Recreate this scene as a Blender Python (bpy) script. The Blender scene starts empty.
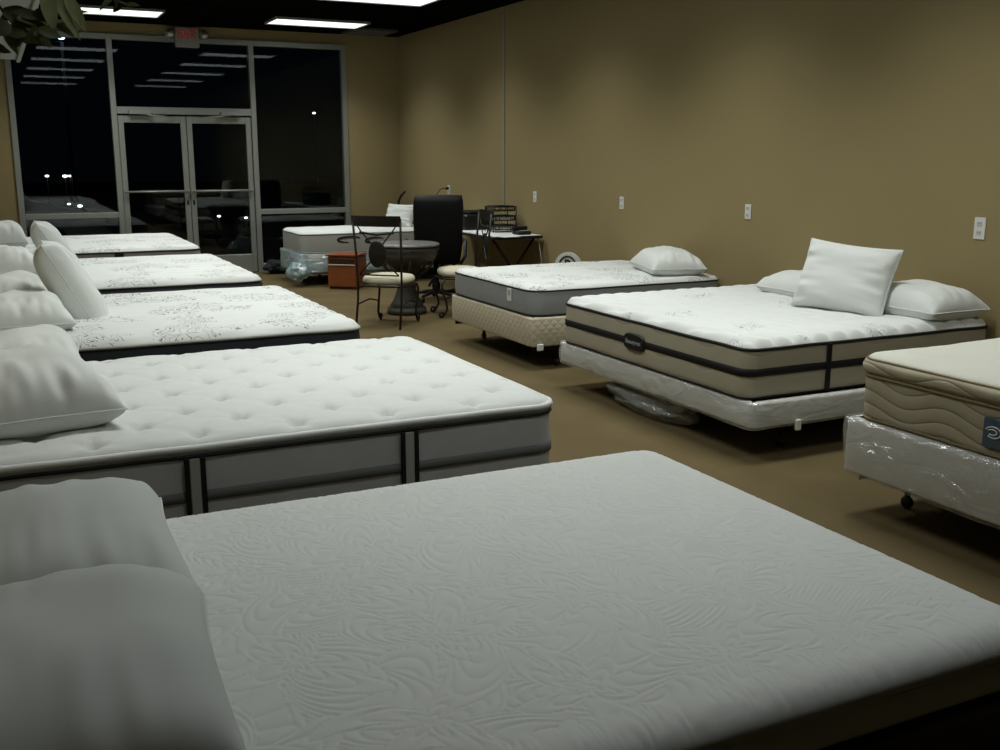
import bpy, math, random
import numpy as np
from mathutils import Vector, Matrix, noise
PI = math.pi
random.seed(7)
C = bpy.context.scene.collection
sc = bpy.context.scene

# ------------------------------------------------------------ materials
def new_mat(name):
    m = bpy.data.materials.new(name); m.use_nodes = True
    nt = m.node_tree; nt.nodes.clear()
    out = nt.nodes.new('ShaderNodeOutputMaterial')
    return m, nt, out
def N(nt, t, **kw):
    n = nt.nodes.new(t)
    for k, v in kw.items():
        if hasattr(n, k) and k not in n.inputs: setattr(n, k, v)
        else: n.inputs[k].default_value = v
    return n
def math_n(nt, op, a, b=None, c=None):
    n = nt.nodes.new('ShaderNodeMath'); n.operation = op
    for i, v in enumerate((a, b, c)):
        if v is None: continue
        if isinstance(v, (int, float)): n.inputs[i].default_value = v
        else: nt.links.new(v, n.inputs[i])
    return n.outputs[0]
def base(name, col, rough=.8, metal=0., var=.08, vscale=6., bump=0., bscale=200., spec=.3, coord='Object', sheen=0.):
    m, nt, out = new_mat(name)
    p = N(nt, 'ShaderNodeBsdfPrincipled'); p.inputs['Roughness'].default_value = rough
    p.inputs['Metallic'].default_value = metal; p.inputs['Specular IOR Level'].default_value = spec
    p.inputs['Sheen Weight'].default_value = sheen
    tc = N(nt, 'ShaderNodeTexCoord')
    nz = N(nt, 'ShaderNodeTexNoise', Scale=vscale, Detail=4.); nt.links.new(tc.outputs[coord], nz.inputs['Vector'])
    mx = N(nt, 'ShaderNodeMix', data_type='RGBA')
    c = Vector(col)
    mx.inputs[6].default_value = (*(c * (1 - var)), 1); mx.inputs[7].default_value = (*(c * (1 + var)), 1)
    nt.links.new(nz.outputs['Fac'], mx.inputs[0]); nt.links.new(mx.outputs[2], p.inputs['Base Color'])
    if bump:
        n2 = N(nt, 'ShaderNodeTexNoise', Scale=bscale, Detail=3.); nt.links.new(tc.outputs[coord], n2.inputs['Vector'])
        b = N(nt, 'ShaderNodeBump', Strength=bump, Distance=.004); nt.links.new(n2.outputs['Fac'], b.inputs['Height'])
        nt.links.new(b.outputs[0], p.inputs['Normal'])
    nt.links.new(p.outputs[0], out.inputs[0])
    m['p'] = p.name; m['mx'] = mx.name
    return m
def emit(name, col, s):
    m, nt, out = new_mat(name)
    e = N(nt, 'ShaderNodeEmission', Strength=s); e.inputs[0].default_value = (*col, 1)
    nt.links.new(e.outputs[0], out.inputs[0]); return m
def printed(name, col, ink, dens=.56, scale=1.):
    """white ticking with a sketchy floral print in thin grey lines"""
    m = base(name, col, .85, var=.03, bump=.25, bscale=140)
    nt = m.node_tree; p = nt.nodes[m['p']]; mx = nt.nodes[m['mx']]
    tc = N(nt, 'ShaderNodeTexCoord')
    mp = N(nt, 'ShaderNodeMapping'); mp.inputs['Scale'].default_value = (scale, scale * 1.15, 1)
    nt.links.new(tc.outputs['Object'], mp.inputs[0])
    n1 = N(nt, 'ShaderNodeTexNoise', Scale=12., Detail=.6, Distortion=1.2); nt.links.new(mp.outputs[0], n1.inputs['Vector'])
    fr = math_n(nt, 'FRACT', math_n(nt, 'MULTIPLY', n1.outputs['Fac'], 7.))
    ln = math_n(nt, 'LESS_THAN', math_n(nt, 'ABSOLUTE', math_n(nt, 'SUBTRACT', fr, .5)), .085)
    v = N(nt, 'ShaderNodeTexVoronoi', Scale=2.6); nt.links.new(mp.outputs[0], v.inputs['Vector'])
    n3 = N(nt, 'ShaderNodeTexNoise', Scale=9., Detail=3.); nt.links.new(mp.outputs[0], n3.inputs['Vector'])
    msk = math_n(nt, 'LESS_THAN', math_n(nt, 'ADD', v.outputs['Distance'], math_n(nt, 'MULTIPLY', n3.outputs['Fac'], .5)), dens)
    k = math_n(nt, 'MULTIPLY', math_n(nt, 'MULTIPLY', ln, msk), .75)
    m2 = N(nt, 'ShaderNodeMix', data_type='RGBA'); m2.inputs[7].default_value = (*ink, 1)
    nt.links.new(mx.outputs[2], m2.inputs[6]); nt.links.new(k, m2.inputs[0]); nt.links.new(m2.outputs[2], p.inputs['Base Color'])
    return m
def quilted(name, col, kind='diamond', scale=.09, depth=.006, var=.05):
    """fabric with stitched quilting read from metre UVs along the side"""
    m = base(name, col, .8, var=var, spec=.25)
    nt = m.node_tree; p = nt.nodes[m['p']]
    uv = N(nt, 'ShaderNodeUVMap'); sp = N(nt, 'ShaderNodeSeparateXYZ'); nt.links.new(uv.outputs[0], sp.inputs[0])
    u, v = sp.outputs[0], sp.outputs[1]
    if kind == 'diamond':
        a = math_n(nt, 'ABSOLUTE', math_n(nt, 'SINE', math_n(nt, 'MULTIPLY', math_n(nt, 'ADD', u, v), PI / scale)))
        b = math_n(nt, 'ABSOLUTE', math_n(nt, 'SINE', math_n(nt, 'MULTIPLY', math_n(nt, 'SUBTRACT', u, v), PI / scale)))
        h = math_n(nt, 'POWER', math_n(nt, 'MINIMUM', a, b), .5)
    else:
        w = math_n(nt, 'MULTIPLY', math_n(nt, 'SINE', math_n(nt, 'MULTIPLY', u, 2 * PI / .42)), .022)
        h = math_n(nt, 'POWER', math_n(nt, 'ABSOLUTE', math_n(nt, 'SINE', math_n(nt, 'MULTIPLY', math_n(nt, 'ADD', v, w), PI / scale))), .45)
    b = N(nt, 'ShaderNodeBump', Strength=1., Distance=depth); nt.links.new(h, b.inputs['Height']); nt.links.new(b.outputs[0], p.inputs['Normal'])
    return m

M = {}
W_ = (.67, .69, .67)
M['wall'] = base('beige_wall_paint', (.295, .232, .112), .85, var=.05, vscale=1.5, bump=.25, bscale=90)
M['wall2'] = M['wall']
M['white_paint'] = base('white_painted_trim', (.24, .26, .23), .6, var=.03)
M['memory_top'] = base('embossed_white_knit', W_, .8, var=.02, bump=.3, bscale=900)
M['dark_border'] = base('dark_brown_border', (.07, .062, .05), .85, var=.1, bump=.3)
M['black_tape'] = base('black_tape', (.008, .008, .009), .6, var=.1)
M['tuft_top'] = base('tufted_white_damask', W_, .85, var=.04, vscale=30, bump=.3, bscale=350)
M['grey_side'] = base('grey_side_fabric', (.46, .475, .47), .85, var=.06, vscale=20, bump=.3)
M['grey_stripe'] = base('dark_grey_stripe', (.15, .158, .157), .85, var=.06, bump=.3)
M['print_top'] = printed('white_floral_print', W_, (.05, .06, .065), .76)
M['print_light'] = printed('white_light_floral_print', W_, (.09, .10, .10), .72, .9)
M['print_faint'] = printed('white_faint_floral_print', W_, (.24, .26, .26), .52, .9)
M['navy_side'] = base('black_side_fabric', (.018, .02, .024), .8, var=.15)
M['taupe_side'] = base('taupe_side_fabric', (.30, .295, .27), .85, var=.05)
M['grey_blue_side'] = base('mid_grey_side_fabric', (.29, .305, .305), .85, var=.05, bump=.3)
M['linen_side'] = quilted('linen_quilted_side', (.42, .385, .29), 'wave', .13, .004)
M['tan_side'] = quilted('tan_quilted_side', (.42, .375, .265), 'wave', .06, .007)
M['tan_tape'] = base('tan_tape', (.22, .18, .10), .7)
M['cream_top'] = printed('cream_damask', (.66, .66, .58), (.55, .55, .46), .52, .6)
M['beige_box'] = quilted('beige_quilted_box', (.50, .45, .33), 'diamond', .07, .003)
M['white_box'] = base('white_box_fabric', (.58, .58, .54), .8)
M['pale_side'] = base('pale_grey_side', (.36, .37, .33), .85, var=.05)
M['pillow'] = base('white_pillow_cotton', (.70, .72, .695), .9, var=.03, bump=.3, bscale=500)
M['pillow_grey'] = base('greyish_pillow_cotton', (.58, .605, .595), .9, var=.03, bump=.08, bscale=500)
M['alu'] = base('brushed_aluminium', (.33, .345, .315), .45, metal=.55, var=.05, vscale=20)
M['dark_metal'] = base('dark_metal', (.02, .02, .02), .45, metal=.6)
M['bronze'] = base('bronze_iron', (.035, .03, .024), .4, metal=.6, var=.3, vscale=30)
M['steel'] = base('steel', (.5, .5, .5), .35, metal=.9)
M['stone'] = base('dark_cast_stone', (.05, .046, .038), .6, var=.5, vscale=25, bump=.6, bscale=40)
M['mosaic'] = base('mosaic_top', (.14, .14, .13), .35, var=.6, vscale=40)
M['cushion'] = base('cream_cushion', (.56, .52, .40), .85, var=.05)
M['leather'] = base('black_leather', (.004, .004, .005), .55, var=.2, bump=.2, bscale=60, spec=.2)
M['black_plastic'] = base('black_plastic', (.012, .012, .013), .4)
M['white_plastic'] = base('white_plastic', (.72, .72, .68), .4, var=.02)
M['ivory_plastic'] = base('grey_white_plastic', (.30, .30, .27), .4, var=.02)
M['outlet_face'] = base('outlet_face', (.55, .55, .51), .4)
M['paper'] = base('white_paper', (.75, .76, .75), .8)
M['wood'] = base('orange_wood_veneer', (.21, .062, .02), .45, var=.25, vscale=9)
M['slot_shade'] = base('painted_recess_shade', (.03, .012, .006), .7)
M['leaf'] = base('dark_leaf', (.055, .065, .02), .55, var=.5, vscale=9)
M['leaf_pale'] = base('pale_variegated_leaf', (.24, .26, .13), .55, var=.55, vscale=16)
M['stem'] = base('brown_vine_stem', (.05, .04, .02), .8)
M['red'] = emit('red_exit_letters', (.55, .035, .03), .20)
M['sign_blue'] = base('slate_blue_label', (.07, .11, .14), .6)
M['silver'] = base('silver_thread', (.35, .38, .38), .5)
M['asphalt'] = base('asphalt', (.02, .02, .022), .9, var=.3)
M['carpaint'] = base('grey_car_paint', (.25, .26, .27), .3, metal=.3)
M['carglass'] = base('dark_car_glass', (.01, .01, .012), .1)
M['lamp_white'] = emit('distant_lamp_glow', (.85, .93, 1.), 6.)
M['lamp_blue'] = emit('blue_lamp_glow', (.45, .75, 1.), 9.)

# carpet
m = base('brown_carpet', (.125, .094, .046), .95, var=.22, vscale=3., bump=.8, bscale=260, spec=.1)
M['carpet'] = m
# ceiling: near-black tiles with a faint T-bar grid
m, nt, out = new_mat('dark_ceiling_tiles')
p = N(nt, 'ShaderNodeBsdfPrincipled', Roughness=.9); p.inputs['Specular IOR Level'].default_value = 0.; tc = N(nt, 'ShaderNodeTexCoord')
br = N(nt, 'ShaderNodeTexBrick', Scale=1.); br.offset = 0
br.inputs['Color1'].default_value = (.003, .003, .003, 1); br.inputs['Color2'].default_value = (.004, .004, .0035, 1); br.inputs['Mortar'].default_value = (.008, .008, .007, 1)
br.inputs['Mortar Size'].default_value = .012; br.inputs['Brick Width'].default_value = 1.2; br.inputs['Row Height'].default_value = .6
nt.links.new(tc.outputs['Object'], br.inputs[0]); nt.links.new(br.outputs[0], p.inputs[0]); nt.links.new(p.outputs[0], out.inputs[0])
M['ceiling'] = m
# glass pane
m, nt, out = new_mat('window_glass')
g = N(nt, 'ShaderNodeBsdfGlossy', Roughness=.012); g.inputs[0].default_value = (.9, .95, .95, 1)
t = N(nt, 'ShaderNodeBsdfTransparent'); t.inputs[0].default_value = (.8, .83, .82, 1)
mx = N(nt, 'ShaderNodeMixShader', Fac=.028)
nt.links.new(t.outputs[0], mx.inputs[1]); nt.links.new(g.outputs[0], mx.inputs[2]); nt.links.new(mx.outputs[0], out.inputs[0])
M['glass'] = m
# plastic film
def film(name, tint, op=.18, gl=.22):
    m, nt, out = new_mat(name)
    tc = N(nt, 'ShaderNodeTexCoord'); mp = N(nt, 'ShaderNodeMapping'); mp.inputs['Scale'].default_value = (1, 1, 2.)
    nt.links.new(tc.outputs['Object'], mp.inputs[0])
    nz = N(nt, 'ShaderNodeTexNoise', Scale=4.5, Detail=4., Distortion=1.6); nt.links.new(mp.outputs[0], nz.inputs['Vector'])
    b = N(nt, 'ShaderNodeBump', Strength=1., Distance=.04); nt.links.new(nz.outputs['Fac'], b.inputs['Height'])
    g = N(nt, 'ShaderNodeBsdfGlossy', Roughness=.13); g.inputs[0].default_value = (1, 1, 1, 1); nt.links.new(b.outputs[0], g.inputs['Normal'])
    d = N(nt, 'ShaderNodeBsdfDiffuse'); d.inputs[0].default_value = (*tint, 1); nt.links.new(b.outputs[0], d.inputs['Normal'])
    t = N(nt, 'ShaderNodeBsdfTransparent')
    a = N(nt, 'ShaderNodeMixShader', Fac=op); nt.links.new(t.outputs[0], a.inputs[1]); nt.links.new(d.outputs[0], a.inputs[2])
    c = N(nt, 'ShaderNodeMixShader', Fac=gl); nt.links.new(a.outputs[0], c.inputs[1]); nt.links.new(g.outputs[0], c.inputs[2])
    nt.links.new(c.outputs[0], out.inputs[0]); return m
M['film'] = film('clear_plastic_film', (.8, .82, .8), .10, .18)
M['film_milky'] = film('milky_plastic_film', (.75, .77, .74), .30, .08)
M['film_bag'] = film('cloudy_plastic_film', (.45, .47, .45), .45, .12)
M['film_blue'] = film('bluish_plastic_film', (.42, .58, .62), .55, .16)
M['panel'] = emit('lit_diffuser', (.93, 1., .97), 1.5)
M['panel_off'] = base('unlit_diffuser', (.10, .10, .085), .5)

# ------------------------------------------------------------ object helpers
def link(name, me, mat, parent=None):
    o = bpy.data.objects.new(name, me); C.objects.link(o)
    if mat: me.materials.append(M[mat] if isinstance(mat, str) else mat)
    if parent: o.parent = parent
    return o
def tag(o, label=None, cat=None, group=None, kind=None):
    if label: o['label'] = label
    if cat: o['category'] = cat
    if group: o['group'] = group
    if kind: o['kind'] = kind
    return o
def thing(name, label, cat, loc=(0, 0, 0), rz=0, group=None):
    o = bpy.data.objects.new(name, None); C.objects.link(o); o.empty_display_size = .1
    o.location = loc; o.rotation_euler = (0, 0, rz)
    return tag(o, label, cat, group)
def copy_tree(o, parent=None):
    c = o.copy(); C.objects.link(c); c.parent = parent
    for ch in [k for k in bpy.data.objects if k.parent == o]: copy_tree(ch, c)
    return c
class MB:
    def __init__(s): s.v = []; s.f = []; s.sm = []; s.uv = None
    def add(s, vs, fs, smooth=False):
        n = len(s.v); s.v += [tuple(v) for v in vs]
        s.f += [tuple(i + n for i in f) for f in fs]; s.sm += [smooth] * len(fs); return s
    def box(s, c, d, mat=None, bev=0.):
        x, y, z = d[0] / 2, d[1] / 2, d[2] / 2
        b = min(bev, x * .9, y * .9, z * .9)
        if b <= 0:
            vs = [(i * x, j * y, k * z) for i in (-1, 1) for j in (-1, 1) for k in (-1, 1)]
            fs = [(0, 1, 3, 2), (4, 6, 7, 5), (0, 4, 5, 1), (2, 3, 7, 6), (0, 2, 6, 4), (1, 5, 7, 3)]
        else:
            vs = []; ix = {}
            for i in (-1, 1):
                for j in (-1, 1):
                    for k in (-1, 1):
                        for ax in range(3):
                            q = [i * (x - b), j * (y - b), k * (z - b)]
                            q[ax] = (i * x, j * y, k * z)[ax]
                            ix[i, j, k, ax] = len(vs); vs.append(tuple(q))
            fs = []
            for ax in range(3):
                o1, o2 = [a for a in range(3) if a != ax]
                for sgn in (-1, 1):
                    def g(a, b_, A=ax):
                        t = [0, 0, 0]; t[ax] = sgn; t[o1] = a; t[o2] = b_; return ix[t[0], t[1], t[2], A]
                    fs.append((g(-1, -1), g(1, -1), g(1, 1), g(-1, 1)))
            for ax in range(3):   # edges along ax
                o1, o2 = [a for a in range(3) if a != ax]
                for a in (-1, 1):
                    for b_ in (-1, 1):
                        def g(e, A):
                            t = [0, 0, 0]; t[ax] = e; t[o1] = a; t[o2] = b_; return ix[t[0], t[1], t[2], A]
                        fs.append((g(-1, o1), g(1, o1), g(1, o2), g(-1, o2)))
            for i in (-1, 1):
                for j in (-1, 1):
                    for k in (-1, 1): fs.append((ix[i, j, k, 0], ix[i, j, k, 1], ix[i, j, k, 2]))
        T = Matrix.Translation(c) @ (mat.to_4x4() if mat is not None else Matrix())
        return s.add([T @ Vector(v) for v in vs], fs)
    def tube(s, pts, r, n=8, closed=False):
        pts = [Vector(p) for p in pts]; m_ = len(pts)
        rs = r if isinstance(r, (list, tuple)) else [r] * m_
        vs = []; prev = None
        for i, p in enumerate(pts):
            a = pts[(i - 1) % m_] if (closed or i > 0) else p; b = pts[(i + 1) % m_] if (closed or i < m_ - 1) else p
            t = (b - a).normalized()
            if prev is None:
                nrm = t.orthogonal().normalized()
            else:
                nrm = (prev - t * prev.dot(t)); nrm = nrm.normalized() if nrm.length > 1e-6 else t.orthogonal().normalized()
            prev = nrm; bi = t.cross(nrm)
            vs += [p + (nrm * math.cos(2 * PI * k / n) + bi * math.sin(2 * PI * k / n)) * rs[i] for k in range(n)]
        fs = [(i * n + k, i * n + (k + 1) % n, ((i + 1) % m_) * n + (k + 1) % n, ((i + 1) % m_) * n + k) for i in range(m_ if closed else m_ - 1) for k in range(n)]
        if not closed: fs += [tuple(range(n))[::-1], tuple((m_ - 1) * n + k for k in range(n))]
        return s.add(vs, fs, True)
    def lathe(s, prof, n=32, c=(0, 0, 0), mat=None):
        vs = []
        for r, z in prof: vs += [Vector((r * math.cos(2 * PI * k / n), r * math.sin(2 * PI * k / n), z)) for k in range(n)]
        T = Matrix.Translation(c) @ (mat.to_4x4() if mat is not None else Matrix())
        fs = [(i * n + k, i * n + (k + 1) % n, (i + 1) * n + (k + 1) % n, (i + 1) * n + k) for i in range(len(prof) - 1) for k in range(n)]
        fs += [tuple(range(n))[::-1], tuple((len(prof) - 1) * n + k for k in range(n))]
        return s.add([T @ v for v in vs], fs, True)
    def build(s, name, mat, parent=None):
        me = bpy.data.meshes.new(name); me.from_pydata(s.v, [], s.f)
        me.polygons.foreach_set('use_smooth', s.sm); me.update()
        return link(name, me, mat, parent)
def smooth_angle(o, a=40):
    me = o.data
    me.polygons.foreach_set('use_smooth', [True] * len(me.polygons))
    try: me.set_sharp_from_angle(angle=math.radians(a))
    except Exception: pass
    return o
def box(name, c, d, mat, parent=None, bev=0., rot=None):
    return MB().box(c, d, rot, bev).build(name, mat, parent)
def struct(o): o['kind'] = 'structure'; return o
def mesh_np(name, v, f, mat, parent=None, uv=None, smooth=True):
    me = bpy.data.meshes.new(name)
    v = np.asarray(v, np.float32); f = np.asarray(f, np.int32)
    me.vertices.add(len(v)); me.vertices.foreach_set('co', v.ravel())
    me.loops.add(f.size); me.loops.foreach_set('vertex_index', f.ravel())
    me.polygons.add(len(f)); me.polygons.foreach_set('loop_start', np.arange(0, f.size, f.shape[1], dtype=np.int32))
    try: me.polygons.foreach_set('loop_total', np.full(len(f), f.shape[1], np.int32))
    except Exception: pass
    me.polygons.foreach_set('use_smooth', np.full(len(f), smooth))
    me.update(calc_edges=True)
    if uv is not None:
        l = me.uv_layers.new(name='UVMap'); l.data.foreach_set('uv', np.asarray(uv, np.float32)[f.ravel()].ravel())
    me.validate()
    return link(name, me, mat, parent)
def grid_faces(nx, ny, off=0, flip=False):
    i, j = np.meshgrid(np.arange(nx - 1), np.arange(ny - 1), indexing='ij')
    a = i * ny + j + off
    f = np.stack([a, a + ny, a + ny + 1, a + 1], -1).reshape(-1, 4)
    return f[:, ::-1] if flip else f
def text_mesh(name, body, size, mat, parent, M4, ext=.001):
    cu = bpy.data.curves.new(name, 'FONT'); cu.body = body; cu.size = size; cu.extrude = ext; cu.align_x = 'CENTER'; cu.align_y = 'CENTER'; cu.offset = size * .012
    tmp = bpy.data.objects.new(name + '_curve', cu); C.objects.link(tmp)
    bpy.context.view_layer.update()
    me = bpy.data.meshes.new_from_object(tmp); me.transform(M4)
    bpy.data.objects.remove(tmp); bpy.data.curves.remove(cu)
    me.materials.clear()
    return link(name, me, mat, parent)

# ------------------------------------------------------------ mattress
def knots(h, step, e=.1, ne=9):
    core = np.linspace(-(h - e), h - e, max(3, int(round(2 * (h - e) / step)) + 1))
    a = np.sin(np.linspace(0, PI / 2, ne + 1)[1:]) * e
    return np.concatenate([-(h - e) - a[::-1], core, (h - e) + a])
def outline(L, W, r, n=10, step=.05):
    """closed rounded rectangle, returns points, arc length, normals"""
    pts = []; nr = []
    for (cx, cy, a0) in ((L / 2 - r, W / 2 - r, 0), (-L / 2 + r, W / 2 - r, 90), (-L / 2 + r, -W / 2 + r, 180), (L / 2 - r, -W / 2 + r, 270)):
        for k in range(n + 1):
            a = math.radians(a0 + 90 * k / n); pts.append((cx + r * math.cos(a), cy + r * math.sin(a))); nr.append((math.cos(a), math.sin(a)))
    P = []; Nn = []
    for i in range(len(pts)):
        a, b = np.array(pts[i]), np.array(pts[(i + 1) % len(pts)]); na, nb = np.array(nr[i]), np.array(nr[(i + 1) % len(pts)])
        m_ = max(1, int(np.linalg.norm(b - a) / step))
        for k in range(m_):
            P.append(a + (b - a) * k / m_); q = na + (nb - na) * k / m_; Nn.append(q / np.linalg.norm(q))
    P = np.array(P); Nn = np.array(Nn)
    s = np.concatenate([[0], np.cumsum(np.linalg.norm(np.roll(P, -1, 0) - P, axis=1))])
    return P, Nn, s
def ring_wall(name, L, W, r, prof, mat, parent, jig=0., cap=None, step=.05):
    """skin a list of (offset, z) rings round the rounded rectangle"""
    P, Nn, s = outline(L, W, r, step=step); n = len(P)
    v = []; uv = []
    for (off, z) in prof:
        q = P + Nn * off
        if jig:
            jz = np.array([noise.noise((a * 5, b * 5, z * 7)) for a, b in P]) * jig
            q = q + Nn * jz[:, None]
        q = np.vstack([q, q[:1]])
        v.append(np.column_stack([q, np.full(n + 1, z)])); uv.append(np.column_stack([s, np.full(n + 1, z)]))
    v = np.vstack(v); uv = np.vstack(uv)
    return mesh_np(name, v, grid_faces(len(prof), n + 1, flip=True), mat, parent, uv)
def piping(name, L, W, r, z, rad, mat, parent, off=0.):
    P, Nn, s = outline(L, W, r, step=.04); q = P + Nn * off
    rs = rad
    return MB().tube([(a, b, z + .003 * noise.noise((a * 4, b * 4, z))) for a, b in q], rs, 6, True).build(name, mat, parent)
EF = .3
def top_panel(name, L, W, r, zt, drop, e, hf, step, mat, parent, z_under=None):
    xs = knots(L / 2, step); ys = knots(W / 2, step)
    u = xs / (L / 2); Y = np.repeat(ys[None, :], len(xs), 0)
    t = np.clip(np.abs(ys) - (W / 2 - r), 0, r); w = (L / 2 - r) + np.sqrt(np.maximum(r * r - t * t, 0))
    # only the outer part of a row is squeezed, the inner part keeps its place
    X = np.empty_like(Y)
    for j in range(len(ys)):
        X[:, j] = np.where(np.abs(xs) <= L / 2 - .13, xs, np.sign(xs) * ((L / 2 - .13) + (np.abs(xs) - (L / 2 - .13)) / .13 * (w[j] - (L / 2 - .13)))) if w[j] > L / 2 - .13 else u * w[j]
    qx = np.abs(X) - (L / 2 - r); qy = np.abs(Y) - (W / 2 - r)
    d = r - (np.hypot(np.maximum(qx, 0), np.maximum(qy, 0)) + np.minimum(np.maximum(qx, qy), 0))
    d = np.clip(d, 0, 10)
    k = np.clip(1 - d / e, 0, 1)
    Z = zt - drop * (1 - np.sqrt(np.maximum(1 - k * k, 0)))
    if hf is not None: Z = Z + hf(X, Y) * np.clip(d / (e * EF), 0, 1)
    v = np.stack([X, Y, Z], -1).reshape(-1, 3)
    return mesh_np(name, v, grid_faces(*X.shape), mat, parent)
def lattice(X, Y, dx, dy, depth, s1=.028, s2=.085, ox=0., oy=0.):
    H = np.zeros_like(X)
    j = np.floor((Y - oy) / dy).astype(int)
    for dj in (-1, 0, 1, 2):
        jj = j + dj; y0 = oy + jj * dy; off = np.where(jj % 2 == 0, 0, .5) * dx + ox
        i = np.round((X - off) / dx)
        for di in (-1, 0, 1):
            dd = np.hypot(X - off - (i + di) * dx, (Y - y0))
            ang = np.arctan2(Y - y0, X - off - (i + di) * dx)
            H = H - depth * np.exp(-(dd / s1) ** 2) - depth * .55 * np.exp(-dd / s2) * (1 + .35 * np.cos(ang * 6 + jj * 2. + i * 1.7))
    return H
def wavy(X, Y, a, per, amp, wl):
    return a * (np.abs(np.sin(PI * (Y + amp * np.sin(2 * PI * X / wl)) / per)) ** .6)
def rnd_noise(X, Y, sc, seed=0.):
    rs = np.random.RandomState(int(seed * 10) + 3); H = np.zeros_like(X)
    for k in range(7):
        a = rs.rand() * 2 * PI; f = sc * (.6 + rs.rand()); H += np.sin((X * math.cos(a) + Y * math.sin(a)) * f + rs.rand() * 7)
    return H / 7
def feather(X, Y):
    """sprays of overlapping teardrop leaves, each filled with nested ridges"""
    rs = np.random.RandomState(5)
    Xw = X + .012 * rnd_noise(X, Y, 9, 1); Yw = Y + .012 * rnd_noise(X, Y, 9, 3)
    val = np.hypot(Xw * .8 + .3 * np.sin(Yw * 6), Yw + .2 * np.sin(Xw * 5)) * 40; st = .33
    spots = [((i + .5 * (j % 2)) * st + rs.uniform(-.06, .06), j * st * .86 + rs.uniform(-.06, .06)) for i in range(-4, 5) for j in range(-4, 5)]
    rs.shuffle(spots)
    for lay in (0, 1):
        for cx, cy in spots:
            dx, dy = Xw - cx, Yw - cy; rr = np.hypot(dx, dy) + 1e-5; th0 = np.arctan2(dy, dx)
            n = 5; ph = rs.uniform(0, 6)
            for k in range(n):
                a = ph + 2 * PI * k / n + rs.uniform(-.3, .3); Lp = rs.uniform(.20, .38) if lay == 0 else rs.uniform(.10, .24)
                pw = rs.uniform(3.5, 7) if lay == 0 else rs.uniform(6, 16); bend = rs.choice([-1, 1]) * rs.uniform(1, 5)
                c = np.cos((th0 - a + rr * bend + PI) % (2 * PI) - PI)
                t = np.where(c > 0, rr / (Lp * np.maximum(c, .05) ** pw), 1e9)
                nr = max(3, round(Lp * (1.0 / pw ** .5) * 55))
                val = np.where(t < 1, (1 - t ** .8) * nr, val)
    h = np.abs(np.sin(PI * val)) ** .5
    return .0037 * (h - .6)

def strap(name, L, W, side, pos, w, z0, z1, mat, parent, off=.006):
    """a vertical strap on the near (-y) side or the foot side, pos along it"""
    m_ = MB()
    if side == 'near': m_.box((pos, -W / 2 - off, (z0 + z1) / 2), (w, .008, z1 - z0), bev=.002)
    else: m_.box((side * (L / 2 + off), pos, (z0 + z1) / 2), (.008, w, z1 - z0), bev=.002)
    return m_.build(name, mat, parent)

def mattress(label, x0, x1, y0, y1, z0, z1, top, side, hf=None, step=.025, r=.11, drop=.035, e=.09, seam='black_tape', bot='black_tape', name='mattress', bulge=.006, group=None, seam_r=.006):
    L, W, H = x1 - x0, y1 - y0, z1 - z0
    t = thing(name, label, 'mattress', ((x0 + x1) / 2, (y0 + y1) / 2, z0), 0, group)
    top_panel('top_panel', L, W, r, H, drop, e, hf, step, top, t)
    zs = H - drop
    prof = [(-.12, .002), (-.02, .0), (-.004, .006)] + [(bulge * math.sin(PI * k / 8), .01 + (zs - .012) * k / 8) for k in range(9)] + [(0, zs)]
    ring_wall('side_panel', L, W, r, prof, side, t, jig=.004)
    if seam: piping('piping', L, W, r, zs, seam_r, seam, t, .002)
    if bot: piping('piping', L, W, r, .012, .006, bot, t, .001)
    return t, L, W, H, zs

def box_spring(label, x0, x1, y0, y1, z0, z1, mat, wrap=None, r=.04, group=None, bag=False, capmat=None, jig=.012):
    L, W, H = x1 - x0, y1 - y0, z1 - z0
    t = thing('box_spring', label, 'box spring', ((x0 + x1) / 2, (y0 + y1) / 2, z0), 0, group)
    prof = [(-W / 2 + r + .001, .001), (-.02, .0), (-.004, .004), (0, .014), (.003, H / 2), (0, H - .014), (-.004, H - .004), (-.02, H), (-W / 2 + r + .001, H)]
    ring_wall('fabric_cover', L, W, r, prof, mat, t)
    if wrap:
        K = 10
        prof = [(-.05, .0)] + [(.008 + .010 * math.sin(PI * k / K) , -.004 + (H + .006) * k / K) for k in range(K + 1)] + [(-.015, H + .001)]
        o = ring_wall('plastic_wrap', L, W, r, prof, wrap, t, jig=jig, step=.025)
        o['label'] = 'shiny clear plastic wrap' if wrap == 'film' else 'crumpled plastic wrap'
    return t, L, W, H

def bed_frame(label, x0, x1, y0, y1, h, inset=.1, side='right', group=None):
    """steel angle frame on legs with casters"""
    t = thing('bed_frame', label, 'bed frame', ((x0 + x1) / 2, (y0 + y1) / 2, 0), 0, group)
    L, W = x1 - x0 - 2 * inset, y1 - y0 - 2 * inset
    for s in (-1, 1):
        MB().box((0, s * W / 2, h - .02), (L, .004, .036)).box((0, s * (W / 2 - .018), h - .004), (L, .036, .004)).build('side_rail', 'dark_metal', t)
        MB().box((s * (L / 2 - .25), 0, h - .022), (.035, W - .008, .035)).build('cross_rail', 'dark_metal', t)
        for q in (-1, 1):
            px, py = s * (L / 2 - .25), q * (W / 2 - .06)
            l = MB().tube([(px, py, h - .04), (px, py, .06)], .013, 8).build('leg', 'dark_metal', t)
            MB().lathe([(.003, -.013), (.026, -.013), (.03, -.008), (.03, .008), (.026, .013), (.003, .013)], 16, (px, py, .0305), Matrix.Rotation(PI / 2, 3, 'Y')).build('caster', 'black_plastic', l)
    return t

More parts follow.
